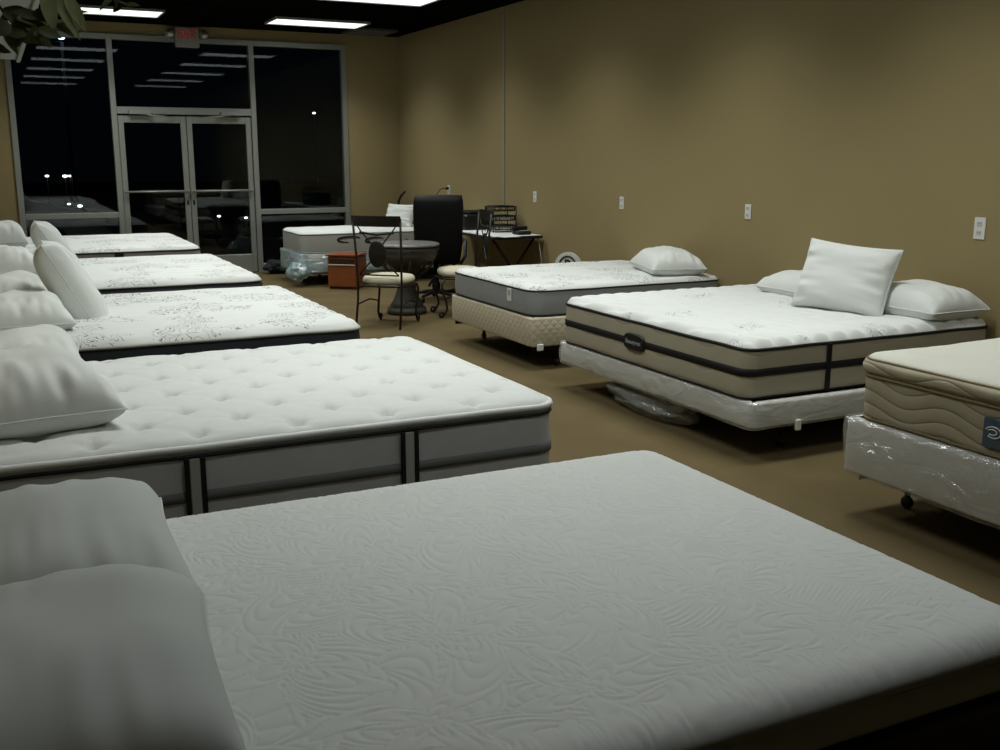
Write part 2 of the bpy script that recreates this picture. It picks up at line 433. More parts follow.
# ------------------------------------------------------------ pillow
def pillow(label, loc, L=.70, W=.48, h=.17, rot=(0, 0, 0), mat='pillow', seed=0, flat=.35, group=None, crease=1., parts=True, pw=.52):
    n = 61; a = np.linspace(-1, 1, n); a = np.sign(a) * np.abs(a) ** .85
    U, V = np.meshgrid(a, a, indexing='ij')
    X = L / 2 * U * (1 - .05 * (1 - V ** 2)); Y = W / 2 * V * (1 - .07 * (1 - U ** 2))
    T = ((1 - U ** 4) * (1 - V ** 4)); T = np.maximum(T, 0) ** pw
    T *= 1 - .18 * (U ** 2) * (V ** 2)
    wr = np.zeros_like(U); lo = np.zeros_like(U)
    for i in range(n):
        for j in range(n):
            u, v = U[i, j], V[i, j]
            wr[i, j] = noise.noise((u * 1.6 + seed * 7.3, v * 5.5 + seed, .3)) * abs(u) ** 1.5 + .35 * noise.noise((u * 4.5 + seed, v * 2. + 5 * seed, 2.3)) * abs(v) ** 2
            lo[i, j] = noise.noise((u * 1.6 + seed * 3.1, v * 1.6 - seed, seed * .7))
    edge = np.clip(np.minimum(1 - np.abs(U), 1 - np.abs(V)) / .12, 0, 1)
    zt = h * (1 - flat) * T * (1 + .16 * lo) + .020 * crease * wr * edge
    zb = -h * flat * T ** .8 * (1 + .05 * lo) + .004 * wr * edge * (1 if flat > .42 else 0)
    if flat <= .42: zb = np.maximum(zb, -h * flat * .93)
    vt = np.stack([X, Y, np.maximum(zt, zb + .002)], -1).reshape(-1, 3); vb = np.stack([X, Y, zb], -1).reshape(-1, 3)
    f = np.vstack([grid_faces(n, n), grid_faces(n, n, n * n, True)])
    idx = np.arange(n * n).reshape(n, n)
    ring = np.concatenate([idx[:-1, 0], idx[-1, :-1], idx[:0:-1, -1], idx[0, :0:-1]])
    r2 = np.roll(ring, -1)
    f = np.vstack([f, np.stack([ring, ring + n * n, r2 + n * n, r2], -1)])
    o = mesh_np('pillow', np.vstack([vt, vb]), f, mat)
    o.location = loc; o.rotation_euler = rot
    tag(o, label, 'pillow', group)
    if parts:
        k = vt[ring]; MB().tube([tuple(q) for q in k[::3]], .0035, 5, True).build('seam', mat, o)
    return o

# ============================================================ SETTING
XR, YD, ZC, XL, YB = 5.35, 14.33, 3.24, -.28, -6.0
struct(box('floor', ((XL + XR) / 2, (YB + YD) / 2, -.05), (XR - XL + .4, YD - YB + .3, .1), 'carpet'))
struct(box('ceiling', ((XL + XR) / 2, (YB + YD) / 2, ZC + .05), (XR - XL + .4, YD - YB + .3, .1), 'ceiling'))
struct(box('wall_right', (XR + .1, (YB + YD) / 2, ZC / 2), (.2, YD - YB + .3, ZC), 'wall'))
struct(box('wall_left', (XL - .1, (YB + YD) / 2, ZC / 2), (.2, YD - YB + .3, ZC), 'wall'))
struct(box('wall_front', ((XL + XR) / 2, YB - .1, ZC / 2), (XR - XL, .2, ZC), 'wall'))
WX0, WX1, WZ = .26, 4.585, 3.10
mb = MB()
mb.box(((XL + WX0) / 2, YD + .08, ZC / 2), (WX0 - XL, .16, ZC))
mb.box(((XR + WX1) / 2, YD + .08, ZC / 2), (XR - WX1, .16, ZC))
mb.box(((WX0 + WX1) / 2, YD + .08, (ZC + WZ) / 2), (WX1 - WX0, .16, ZC - WZ))
struct(mb.build('wall_back', 'wall'))
struct(box('trim_1', (XR - .006, 10.87, 1.98), (.012, .022, 2.5), 'ivory_plastic', bev=.003))
box_ = struct(box('baseboard_right', (XR - .008, (YB + YD) / 2, .05), (.016, YD - YB, .1), 'black_plastic', bev=.003))
struct(box('baseboard_back', ((XR + WX1) / 2 - .01, YD - .008, .05), (XR - WX1 - .03, .016, .1), 'black_plastic', bev=.003))

# storefront
def frame_bars(bars, name='window_frame', parent=None):
    m_ = MB()
    for (xa, xb, za, zb) in bars: m_.box(((xa + xb) / 2, YD + .02, (za + zb) / 2), (xb - xa, .10, zb - za), bev=.004)
    return m_.build(name, 'alu', parent)
def pane(xa, xb, za, zb, parent, name='pane'):
    return box(name, ((xa + xb) / 2, YD + .02, (za + zb) / 2), (xb - xa, .006, zb - za), 'glass', parent)
MX = [WX0 + .035, 1.475, 3.26, WX1 - .04]     # mullion centres
hw = .035
def wstruct(name):
    o = bpy.data.objects.new(name, None); C.objects.link(o); o['kind'] = 'structure'; return o
w1 = wstruct('window_1')
frame_bars([(MX[0] - hw, MX[0] + hw, 0, WZ), (MX[1] - hw, MX[1] + hw, 0, WZ), (MX[0] + hw, MX[1] - hw, WZ - .07, WZ), (MX[0] + hw, MX[1] - hw, .80, .87), (MX[0] + hw, MX[1] - hw, 0, .12)], parent=w1)
pane(MX[0] + hw, MX[1] - hw, .87, WZ - .07, w1); pane(MX[0] + hw, MX[1] - hw, .12, .80, w1)
w2 = wstruct('window_2')
frame_bars([(MX[1] + hw, MX[2] - hw, WZ - .07, WZ), (MX[1] + hw, MX[2] - hw, 2.12, 2.21)], parent=w2)
pane(MX[1] + hw, MX[2] - hw, 2.21, WZ - .07, w2)
w3 = wstruct('window_3')
frame_bars([(MX[2] - hw, MX[2] + hw, 0, WZ), (MX[3] - hw, MX[3] + hw, 0, WZ), (MX[2] + hw, MX[3] - hw, WZ - .07, WZ), (MX[2] + hw, MX[3] - hw, .80, .87), (MX[2] + hw, MX[3] - hw, 0, .12)], parent=w3)
pane(MX[2] + hw, MX[3] - hw, .87, WZ - .07, w3); pane(MX[2] + hw, MX[3] - hw, .12, .80, w3)
def door_leaf(name, xa, xb, inner):
    d = wstruct(name); dz = 2.10
    m_ = MB()
    for (a, b, c, e) in ((xa, xa + .07, .01, dz), (xb - .07, xb, .01, dz), (xa + .07, xb - .07, dz - .09, dz), (xa + .07, xb - .07, .01, .26)):
        m_.box(((a + b) / 2, YD + .02, (c + e) / 2), (b - a, .045, e - c), bev=.004)
    m_.build('door_frame', 'alu', d)
    pane(xa + .07, xb - .07, .26, dz - .09, d)
    m_ = MB().tube([(xa + .03, YD - .055, 1.13), (xb - .03, YD - .055, 1.13)], .014, 10)
    for x in (xa + .035, xb - .035): m_.box((x, YD - .03, 1.13), (.03, .06, .04), bev=.004)
    m_.build('push_bar', 'alu', d)
    cx = xa + .27 if inner > 0 else xb - .27
    q = box('door_closer', (cx, YD - .06, 2.14), (.28, .06, .055), 'alu', d, .008)
    MB().tube([(cx, YD - .06, 2.115), (cx + inner * .22, YD - .10, 2.10), (cx + inner * .42, YD - .03, 2.085)], .008, 6).build('closer_arm', 'alu', q)
    box('lock', (xb - .035 if inner > 0 else xa + .035, YD - .008, .98), (.022, .014, .06), 'dark_metal', d, .004)
    return d
mid = (MX[1] + MX[2]) / 2
door_leaf('door_1', MX[1] + hw + .006, mid - .004, 1)
door_leaf('door_2', mid + .004, MX[2] - hw - .006, -1)

# exterior
struct(box('ground', (4, 42, -.11), (90, 55.2, .1), 'asphalt'))

# soffit shelf on the left wall with the vine
sf = struct(MB().box(((XL + .265) / 2, 5.05, 2.33), (.265 - XL, 7.5, .06), bev=.006).build('trim_2', 'white_paint'))
struct(MB().box((.255, 5.05, 2.325), (.03, 7.52, .09), bev=.006).build('trim_3', 'white_paint'))

# ============================================================ CEILING LIGHTS
LY = [13.15, 10.95, 8.75, 6.55, 4.35, 2.15]  # last row is unseen, added at lower power to brighten the near beds
def troffer(x, y, label, w=1.2, d=.6, on=True, group='ceiling lights'):
    t = thing('ceiling_light', label, 'ceiling light', (x, y, ZC - .03), 0, group)
    f = MB()
    for s in (-1, 1):
        f.box((s * (w / 2 - .01), 0, .015), (.02, d, .03), bev=.003); f.box((0, s * (d / 2 - .01), .015), (w - .04, .02, .03), bev=.003)
    f.build('frame', 'ivory_plastic' if on else 'panel_off', t)
    box('diffuser', (0, 0, .012), (w - .04, d - .04, .008), 'panel' if on else 'panel_off', t)
    if on:
        l = bpy.data.lights.new('tube_light', 'AREA'); l.shape = 'RECTANGLE'; l.size = w - .06; l.size_y = d - .06
        l.energy = POWER * ((.30 if x < 2 else .5) if y < 3 else 1); l.spread = math.radians(SPREAD); l.color = (.97, 1., .955)
        o = bpy.data.objects.new('tube_light', l); C.objects.link(o); o.parent = t; o.location = (0, 0, .004)
    return t
POWER, SPREAD = 21., 121
for i, y in enumerate(LY):
    for x in (1.37, 3.85):
        if i == 0: lb = 'lit ceiling light panel nearest the glass storefront, %s of the two' % ('left' if x < 2 else 'right')
        elif i == 1 and x > 2: lb = 'lit ceiling light cut by the top edge of the photo beside the right wall'
        else: lb = 'lit ceiling light panel above the view, mirrored in the storefront glass except the added nearest row'
        troffer(x, y - (.1 if i == 1 else 0), lb)
troffer(4.75, 13.78, 'dim unlit ceiling panel in the corner by the right wall', .6, .6, False, None)

# exit sign with two lamp heads
t = thing('exit_sign', 'white emergency exit sign with red letters and two round lamp heads above the glass doors', 'exit sign', (2.43, YD - .075, 3.0))
box('housing', (0, 0, .09), (.30, .09, .25), 'ivory_plastic', t, .01)
text_mesh('letters', 'EXIT', .14, 'red', t, Matrix.Translation((0, -.0475, .125)) @ Matrix.Rotation(PI / 2, 4, 'X') @ Matrix.Diagonal((.78, 1, 1, 1)))
for s in (-1, 1):
    l = MB().lathe([(.015, .05), (.05, .045), (.06, .0), (.055, -.015), (.02, -.02)], 20, (s * .215, -.03, .13), Matrix.Rotation(PI / 2, 3, 'X')).tube([(s * .14, 0, .12), (s * .2, -.01, .13)], .012, 6).build('lamp_head', 'ivory_plastic', t)
    MB().lathe([(.005, .0), (.042, .0), (.042, .004), (.005, .006)], 20, (s * .215, -.082, .13), Matrix.Rotation(PI / 2, 3, 'X')).build('lens', 'steel', l)

# outlets on the right wall
for i, (y, z, s, lb) in enumerate(((12.5, 1.16, 1, 'white wall outlet with a black plug in it behind the office chair'), (10.1, 1.155, 1, 'white wall outlet just right of the desk and the wall strip'),
                     (8.34, 1.16, 1, 'white wall outlet above the grey-sided mattress'), (6.5, 1.165, 1, 'white wall outlet on the wall to the left above the upright pillow'), (4.345, 1.17, 1.12, 'white wall outlet at the right edge of the photo above the flat pillow'))):
    t = thing('wall_outlet', lb, 'outlet', (XR, y, z), 0, 'outlets along the beige wall')
    box('cover_plate', (-.004, 0, 0), (.008, .072 * s, .118 * s), 'white_plastic', t, .003)
    for q in (-1, 1):
        f = MB().box((-.009, 0, q * .027), (.004, .034, .028), bev=.001).build('socket', 'outlet_face', t)
        MB().box((-.0115, -.007, q * .027 + .003), (.001, .003, .009)).box((-.0115, .007, q * .027 + .003), (.001, .003, .009)).build('slots', 'black_plastic', f)
t = thing('power_cord', 'black plug and cord hanging from the outlet behind the office chair', 'cord', (XR - .03, 12.5, 1.18))
box('plug', (0, 0, 0), (.04, .03, .035), 'black_plastic', t, .006)
MB().tube([(-.02, 0, 0), (-.05, .04, .0), (-.06, .12, -.03), (-.06, .22, -.09), (-.06, .28, -.2), (-.05, .3, -.45), (-.04, .3, -1.0), (-.04, .32, -1.172)], .006, 6).build('cord', 'black_plastic', t)

# ============================================================ LEFT ROW OF BEDS
HX = -.17
# 1 nearest
t, L, W, H, zs = mattress('large white mattress with swirling embossed feather pattern nearest the camera', HX, 1.965, 1.30, 2.84, .34, .628, 'memory_top', 'dark_border', feather, .0034, r=.10, drop=.055, e=.075, seam=None, bot='black_tape', bulge=-.006)
ring_wall('side_border', L, W, .10, [(-.006, zs + .006), (.001, zs - .002), (.002, zs - .03), (.004, .17), (.0, .166)], 'memory_top', t, jig=.001)
ring_wall('black_band', L, W, .10, [(.002, .167), (.010, .165), (.010, .125), (.0, .122)], 'black_tape', t)
box_spring('dark box spring under the nearest embossed mattress', HX, 1.95, 1.31, 2.83, .17, .34, 'dark_border')
bed_frame('low steel bed frame under the nearest embossed mattress', HX, 1.95, 1.31, 2.83, .17)
# 2 tufted
def tuft(X, Y): return lattice(X, Y, .345, .165, .036, .028, .06, ox=.02, oy=-.74) + .012 + .002 * rnd_noise(X, Y, 22, 8)
t, L, W, H, zs = mattress('white button-tufted mattress with grey sides and paired black straps, second in the left row', HX, 1.95, 3.47, 5.12, .31, .655, 'tuft_top', 'grey_side', tuft, .015, r=.10, drop=.028, e=.09, seam='tuft_top', bulge=.004, seam_r=.013)
piping('piping', L, W, .10, zs - .028, .007, 'black_tape', t, .003)
ring_wall('side_stripe', L, W, .10, [(.0, .126), (.0085, .127), (.009, .145), (.0085, .164), (.0, .165)], 'grey_stripe', t, jig=.002)
xm = (HX + 1.95) / 2
for xc in (.53, 1.31):
    for d in (-.027, .027): strap('strap', L, W, 'near', xc - xm + d, .017, .01, zs - .03, 'black_tape', t, .015)
    strap('strap', L, W, 'near', xc - xm, .036, .012, zs - .035, 'pale_side', t, .012)['label'] = 'pale grey strip between black straps'
box_spring('grey box spring under the button-tufted mattress', HX, 1.91, 3.49, 5.10, .17, .31, 'grey_side')
bed_frame('low steel bed frame under the button-tufted mattress', HX, 1.91, 3.49, 5.10, .17)
# 3
def q3(X, Y): return wavy(X, Y, .016, .19, .02, .55) + .004 * rnd_noise(X, Y, 14, 2)
t, L, W, H, zs = mattress('white floral-print mattress with black sides, third in the left row', HX, 1.85, 5.60, 7.50, .36, .655, 'print_top', 'navy_side', q3, .02, r=.10, drop=.035, e=.09, seam='pale_side', bot=None, seam_r=.009)
box_spring('dark box spring under the black-sided floral mattress third in the row', HX, 1.84, 5.62, 7.48, .17, .36, 'navy_side')
bed_frame('low steel bed frame under the third mattress of the left row', HX, 1.84, 5.62, 7.48, .17)
# 4
def q4(X, Y): return wavy(X, Y, .016, .21, .02, .6) + .004 * rnd_noise(X, Y, 14, 4)
t, L, W, H, zs = mattress('white floral-print mattress with thin dark side, fourth in the left row', HX, 1.875, 8.15, 10.25, .36, .655, 'print_light', 'navy_side', q4, .022, r=.12, drop=.035, e=.09, seam='pale_side', bot=None)
ring_wall('black_band', L, W, .12, [(0, .2), (.012, .2), (.012, .235), (0, .235)], 'black_tape', t)
box_spring('dark box spring under the fourth mattress of the left row', HX, 1.86, 8.17, 10.2, .17, .36, 'navy_side')
bed_frame('low steel bed frame under the fourth mattress of the left row', HX, 1.86, 8.17, 10.2, .17)
# 5
t, L, W, H, zs = mattress('white floral-print mattress with taupe sides, farthest in the left row by the doors', HX, 1.93, 11.2, 13.25, .36, .655, 'print_light', 'taupe_side', q4, .022, r=.12, drop=.035, e=.09, seam='black_tape', bot='black_tape', seam_r=.009)
strap('strap', L, W, 'near', 1.10 - (HX + 1.93) / 2, .09, .01, zs, 'black_tape', t)
box_spring('taupe box spring under the farthest mattress of the left row', HX, 1.91, 11.22, 13.2, .17, .36, 'taupe_side')
bed_frame('low steel bed frame under the farthest mattress of the left row', HX, 1.91, 11.22, 13.2, .17)

# ============================================================ RIGHT ROW
XE = 5.322
# r1
def q5(X, Y): return wavy(X, Y, .010, .16, .015, .4) + .005 * rnd_noise(X, Y, 20, 9)
t, L, W, H, zs = mattress('white floral-print mattress with grey sides and black seams, farthest of the right-hand row', 3.55, XE, 6.74, 8.25, .405, .632, 'print_light', 'grey_blue_side', q5, .02, r=.10, drop=.032, e=.10)
lt = box('care_tag', (-L / 2 - .012, -(W / 2 - .36), .135), (.004, .075, .10), 'white_plastic', t, .001); lt['label'] = 'small white hanging tag'
MB().box((-L / 2 - .0145, -(W / 2 - .36), .15), (.001, .03, .04)).build('tag_print', 'silver', lt)
t, L, W, H = box_spring('beige quilted box spring under the grey-sided mattress', 3.535, XE, 6.72, 8.25, .18, .405, 'beige_box')
box('corner_guard', (-L / 2 + .07, -W / 2 - .012, .0), (.05, .02, .05), 'white_plastic', t, .004)
bed_frame('black bed frame with casters under the beige quilted box spring', 3.515, XE, 6.72, 8.27, .18, .05)
# r2
def q6(X, Y):
    s = X * .8 + Y * .25
    return .022 * np.abs(np.sin(PI * (s + .012 * np.sin(2 * PI * Y / .22)) / .105)) ** .6 + .004 * rnd_noise(X, Y, 14, 6)
t, L, W, H, zs = mattress('white ribbed mattress with linen sides, black band and black oval badge', 3.475, XE, 4.17, 6.14, .325, .635, 'print_faint', 'linen_side', q6, .012, r=.08, drop=.037, e=.10, seam_r=.009)
zb = .150
ring_wall('black_band', L, W, .08, [(0, zb - .022), (.011, zb - .02), (.012, zb), (.011, zb + .02), (0, zb + .022)], 'black_tape', t)
strap('strap', L, W, 'near', 4.03 - (3.475 + XE) / 2, .032, .01, zs, 'black_tape', t, .014)
# badge
yb = 5.22 - (4.17 + 6.14) / 2
bd = MB()
op = [(.115 * math.copysign(abs(math.cos(a)) ** .5, math.cos(a)), .052 * math.copysign(abs(math.sin(a)) ** .6, math.sin(a))) for a in np.linspace(0, 2 * PI, 40, endpoint=False)]
vs = [(0, a, b) for a, b in op] + [(-.012, a * .93, b * .9) for a, b in op]
bd.add(vs, [(i, (i + 1) % 40, 40 + (i + 1) % 40, 40 + i) for i in range(40)] + [tuple(range(40, 80))], False)
for v in range(len(bd.v)): bd.v[v] = (bd.v[v][0] - L / 2 - .010, bd.v[v][1] + yb, bd.v[v][2] + zb)
b = bd.build('badge', 'black_plastic', t); b['label'] = 'black oval badge with small silver script'
text_mesh('lettering', 'Beautyrest', .038, 'silver', b, Matrix.Translation((-L / 2 - .0235, yb, zb)) @ Matrix(((0, 0, -1, 0), (-1, 0, 0, 0), (0, 1, 0, 0), (0, 0, 0, 1))), .0005)
t, L, W, H = box_spring('thin white box spring in plastic wrap under the black-banded mattress', 3.475, XE, 4.11, 6.18, .185, .325, 'white_box', 'film_milky', jig=.008)
box('corner_guard', (-L / 2 + .3, -W / 2 - .02, .0), (.035, .02, .06), 'white_plastic', t, .004)
bed_frame('black bed frame with casters under the plastic-wrapped thin box spring', 3.455, XE, 4.10, 6.20, .185, .14)
# crumpled plastic hanging below it
def crumple(name, label, cat, c, d, mat, seed, amp=.25, sub=4, rz=0, parent=None, flat=True):
    import bmesh
    bm = bmesh.new(); bmesh.ops.create_icosphere(bm, subdivisions=sub, radius=1.)
    for v in bm.verts:
        p = v.co.copy(); k = 1 + amp * noise.noise(p * 1.7 + Vector((seed, 0, 0))) + amp * .55 * abs(noise.noise(p * 5 + Vector((0, seed, 0)))) + amp * .25 * noise.noise(p * 12 + Vector((0, seed, 0)))
        v.co = Vector((p.x * d[0] / 2 * k, p.y * d[1] / 2 * k, (p.z * d[2] / 2 * k)))
        if flat: v.co.z = max(v.co.z, -d[2] / 2)
    me = bpy.data.meshes.new(name); bm.to_mesh(me); bm.free()
    me.polygons.foreach_set('use_smooth', [True] * len(me.polygons))
    o = link(name, me, mat, parent); o.location = c; o.rotation_euler = (0, 0, rz)
    if label: tag(o, label, cat)
    return o
crumple('plastic_bag', 'clear crumpled plastic lying on the floor under the black-banded mattress bed', 'plastic bag', (3.62, 5.25, .085), (.28, .85, .17), 'film_bag', 3, .3)
# r3
def q7(X, Y): return .006 * rnd_noise(X, Y, 12, 7) + .003 * rnd_noise(X, Y, 30, 5)
t, L, W, H, zs = mattress('cream pillow-top mattress with tan quilted sides at the right edge of the photo', 3.40, XE, 1.36, 3.32, .448, .755, 'cream_top', 'tan_side', q7, .02, r=.09, drop=.03, e=.10, seam='tan_tape', bot='tan_tape')
# the pillow-top layer stands out over a pinched gusset
ring_wall('pillow_top_edge', L, W, .09, [(.002, .213), (.014, .22), (.022, .235), (.022, .255), (.014, .27), (.0, zs)], 'tan_side', t, jig=.003)
piping('piping', L, W, .09, .205, .007, 'tan_tape', t, .008)
yl = 2.57 - (1.36 + 3.32) / 2
lb = box('label_patch', (-L / 2 - .013, yl, .103), (.012, .15, .115), 'sign_blue', t, .003); lb['label'] = 'slate blue brand patch with a white swirl mark'
mk = MB()
for (rx, rz_, oy) in ((.035, .022, 0), (.02, .011, .004)):
    mk.tube([(-L / 2 - .021, yl + oy + .025 + rx * math.cos(a), .108 + rz_ * math.sin(a)) for a in np.linspace(.3, 2 * PI - .9, 24)], .003, 5)
mk.build('swirl_mark', 'paper', lb)
t, L, W, H = box_spring('box spring in shiny clear plastic wrap at the right edge of the photo', 3.375, XE, 1.34, 3.36, .195, .448, 'white_box', 'film', jig=.014)
bed_frame('black bed frame with casters under the shiny wrapped box spring', 3.375, XE, 1.34, 3.345, .195, .05)

# far twin bed
t, L, W, H, zs = mattress('narrow white mattress with grey side standing by the right window', 3.36, 5.2, 12.5, 13.5, .40, .665, 'tuft_top', 'pale_side', q5, .03, r=.12, drop=.03, e=.09, seam='grey_stripe', bot='grey_side')
sw = MB()
for k in range(2):
    sw.tube([(-L / 2 + .62 + .42 * k * .8 + (.16 - .03 * k) * math.cos(a), -W / 2 - .012, .165 - .02 * k + .035 * math.sin(a)) for a in np.linspace(.6, 4.6, 20)], [.004 + .008 * math.sin(PI * i / 19) for i in range(20)], 6)
sw.build('swoosh_logo', 'navy_side', t)
t, L, W, H = box_spring('box spring in loose bluish plastic under the narrow mattress by the window', 3.34, 5.2, 12.48, 13.52, .16, .40, 'white_box', 'film_blue', jig=.03)
crumple('loose_wrap', None, None, (-L / 2 - .02, -W / 2 + .06, .03), (.26, .32, .22), 'film_blue', 8, .3, parent=t, flat=False)
bed_frame('dark bed frame under the narrow mattress by the window', 3.34, 5.2, 12.48, 13.52, .16, .2)

# ============================================================ PILLOWS
D = math.radians
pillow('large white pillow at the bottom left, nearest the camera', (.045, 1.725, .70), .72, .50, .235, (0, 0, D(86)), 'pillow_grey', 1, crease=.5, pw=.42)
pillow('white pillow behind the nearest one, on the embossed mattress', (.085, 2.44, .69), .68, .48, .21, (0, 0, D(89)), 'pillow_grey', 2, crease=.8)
pillow('white pillow on the near side of the button-tufted mattress', (.055, 4.04, .725), .72, .50, .26, (0, 0, D(98)), 'pillow', 3, crease=1.5)
pillow('white pillow on the far side of the button-tufted mattress, behind another', (.05, 4.80, .71), .66, .48, .23, (0, 0, D(90)), 'pillow', 4)
pillow('white pillow lying flat at the near side of the black-sided floral mattress', (.085, 6.27, .705), .66, .48, .21, (0, 0, D(93)), 'pillow', 5, crease=1.3)
pillow('white pillow lying behind the leaning one on the black-sided floral mattress', (.03, 7.0, .72), .66, .48, .25, (0, 0, D(90)), 'pillow', 6, crease=1.5)
pillow('white pillow standing on edge and leaning left on the third mattress', (.365, 6.56, .825), .62, .38, .23, (0, D(62), D(-3)), 'pillow', 7, flat=.5, crease=1.5)
pillow('white pillow lying flat on the fourth mattress of the left row', (.02, 8.98, .725), .72, .50, .27, (0, 0, D(92)), 'pillow', 8, crease=1.6)
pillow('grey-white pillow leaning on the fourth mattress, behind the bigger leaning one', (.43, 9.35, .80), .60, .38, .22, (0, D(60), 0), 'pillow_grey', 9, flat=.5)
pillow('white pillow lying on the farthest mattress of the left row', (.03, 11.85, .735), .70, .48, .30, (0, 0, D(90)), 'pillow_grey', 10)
pillow('single white pillow on the grey-sided mattress by the wall', (5.05, 7.15, .695), .72, .46, .22, (0, 0, D(72)), 'pillow', 11)
pillow('white pillow lying at the far side behind the upright one', (5.06, 5.44, .69), .66, .46, .19, (0, 0, D(88)), 'pillow', 12)
pillow('white pillow lying near the wall to the right of the upright one', (5.06, 4.50, .70), .66, .48, .21, (0, 0, D(90)), 'pillow', 13)
pillow('white pillow propped upright against the two lying ones', (4.74, 4.80, .85), .61, .45, .20, (Matrix.Rotation(D(-70), 3, 'Z') @ Matrix.Rotation(D(68), 3, 'X') @ Matrix.Rotation(D(-4), 3, 'Z')).to_euler(), 'pillow', 14, flat=.5, crease=1.2)
pillow('white striped pillow standing at the head of the narrow mattress by the window', (4.86, 13.05, .81), .48, .32, .14, (D(68), 0, D(-62)), 'pillow', 15, flat=.5)

# ============================================================ BISTRO SET
def scroll(cx, cz, r0, turns, dir_=1, a0=0, n=18):
    return [(cx + dir_ * r0 * (1 - .75 * i / n) * math.cos(a0 + turns * 2 * PI * i / n), cz + r0 * (1 - .75 * i / n) * math.sin(a0 + turns * 2 * PI * i / n)) for i in range(n + 1)]
def bistro_chair(label, loc, rz):
    t = thing('bistro_chair', label, 'chair', loc, rz, 'iron chairs round the bistro table')
    # seat cushion: rounded pad
    n = 36; prof = [(.02, .405), (.85, .405), (.97, .415), (1., .435), (.98, .46), (.9, .478), (.6, .49), (.02, .493)]
    m_ = MB(); vs = []
    for (k, z) in prof:
        for i in range(n):
            a = 2 * PI * i / n; cx, sx = math.cos(a), math.sin(a)
            vs.append((k * .235 * math.copysign(abs(cx) ** .7, cx), k * .225 * math.copysign(abs(sx) ** .7, sx), z))
    m_.add(vs, [(i * n + k, i * n + (k + 1) % n, (i + 1) * n + (k + 1) % n, (i + 1) * n + k) for i in range(len(prof) - 1) for k in range(n)] + [tuple(range(n))[::-1], tuple((len(prof) - 1) * n + k for k in range(n))], True)
    m_.build('seat_cushion', 'cushion', t)
    fr = MB(); ring = [(.232 * math.copysign(abs(math.cos(a)) ** .6, math.cos(a)), .222 * math.copysign(abs(math.sin(a)) ** .6, math.sin(a)), .393) for a in np.linspace(0, 2 * PI, 32, endpoint=False)]
    fr.tube(ring, .011, 6, True); fr.build('seat_frame', 'bronze', t)
    for s in (-1, 1):   # back leg and post in one bar
        MB().tube([(s * .225, -.29, 0), (s * .222, -.235, .25), (s * .222, -.222, .42), (s * .228, -.235, .7), (s * .24, -.27, 1.03)], .0115, 8).build('back_post', 'bronze', t)
        pts = [(s * .20, .20, .39), (s * .205, .235, .33), (s * .205, .225, .25), (s * .2, .19, .16), (s * .2, .18, .09), (s * .2, .21, .035)]
        sc_ = scroll(.235, .04, .033, 1.2, 1, -2.4)
        MB().tube(pts + [(s * .2, a, b) for a, b in sc_[2:]], .012, 7).build('front_leg', 'bronze', t)
        MB().tube([(s * .2, .19, .2), (s * .21, 0, .24), (s * .222, -.235, .22)], .008, 6).build('side_stretcher', 'bronze', t)
    # curved top rail
    K = 12; vs = []
    for i in range(K + 1):
        x = -.245 + .49 * i / K; b = -.03 * (1 - (2 * i / K - 1) ** 2)
        for (dy, z) in ((-.006, .955), (.006, .955), (.006, 1.055), (-.006, 1.055)): vs.append((x, -.262 + b + dy - .02 * (z - .955) / .1, z))
    MB().add(vs, [(i * 4 + k, i * 4 + (k + 1) % 4, (i + 1) * 4 + (k + 1) % 4, (i + 1) * 4 + k) for i in range(K) for k in range(4)] + [(0, 1, 2, 3)[::-1], tuple(K * 4 + k for k in range(4))]).build('top_rail', 'bronze', t)
    cr = MB()
    for s in (-1, 1):
        cr.tube([(s * .19, -.27, .955), (s * .15, -.27, .90), (s * .06, -.262, .80), (-s * .0, -.255, .70), (-s * .12, -.245, .58), (-s * .2, -.232, .50)], .007, 6)
    cr.tube([(-.17, -.27, .90), (0, -.28, .88), (.17, -.27, .90)], .012, 6)
    cr.tube([(-.2, -.228, .50), (.2, -.228, .50)], .008, 6)
    cr.build('back_scrollwork', 'bronze', t)
    Rm = Matrix.Rotation(PI / 2, 3, 'X') @ Matrix.Diagonal((1, 1.45, 1))
    MB().lathe([(.002, -.012), (.07, -.012), (.085, -.008), (.088, 0), (.085, .008), (.07, .012), (.002, .012)], 28, (0, -.265, .70), Rm).build('medallion', 'bronze', t)
    return t
bistro_chair('iron bistro chair with cream seat and oval back medallion, its back to the camera', (3.335, 9.28, 0), D(-43))
bistro_chair('iron bistro chair with cream seat right of the urn table, seen sideways', (4.20, 9.56, 0), D(80))
t = thing('urn_table', 'round dark cast-stone urn table with mosaic top between the iron chairs', 'table', (3.74, 9.88, 0))
MB().lathe([(.02, .725), (.33, .725), (.345, .715), (.345, .70), (.02, .70)], 48).build('table_top', 'mosaic', t)
MB().lathe([(.30, .70), (.335, .69), (.34, .66), (.32, .64), (.325, .62), (.30, .56), (.24, .52), (.20, .50), (.02, .50)], 48).build('bowl', 'stone', t)
MB().lathe([(.14, .50), (.16, .485), (.13, .46), (.105, .40), (.095, .32), (.10, .25), (.12, .18), (.15, .12), (.175, .085), (.165, .075), (.20, .06), (.205, .0)], 40).build('pedestal', 'stone', t)
for k in range(6):
    a = 2 * PI * k / 6 + .3; c, s = math.cos(a), math.sin(a)
    MB().tube([(c * r, s * r, z) for r, z in ((.30, .60), (.27, .50), (.21, .44), (.15, .40), (.115, .34))], [.012, .016, .015, .012, .008], 6).build('bracket', 'stone', t)

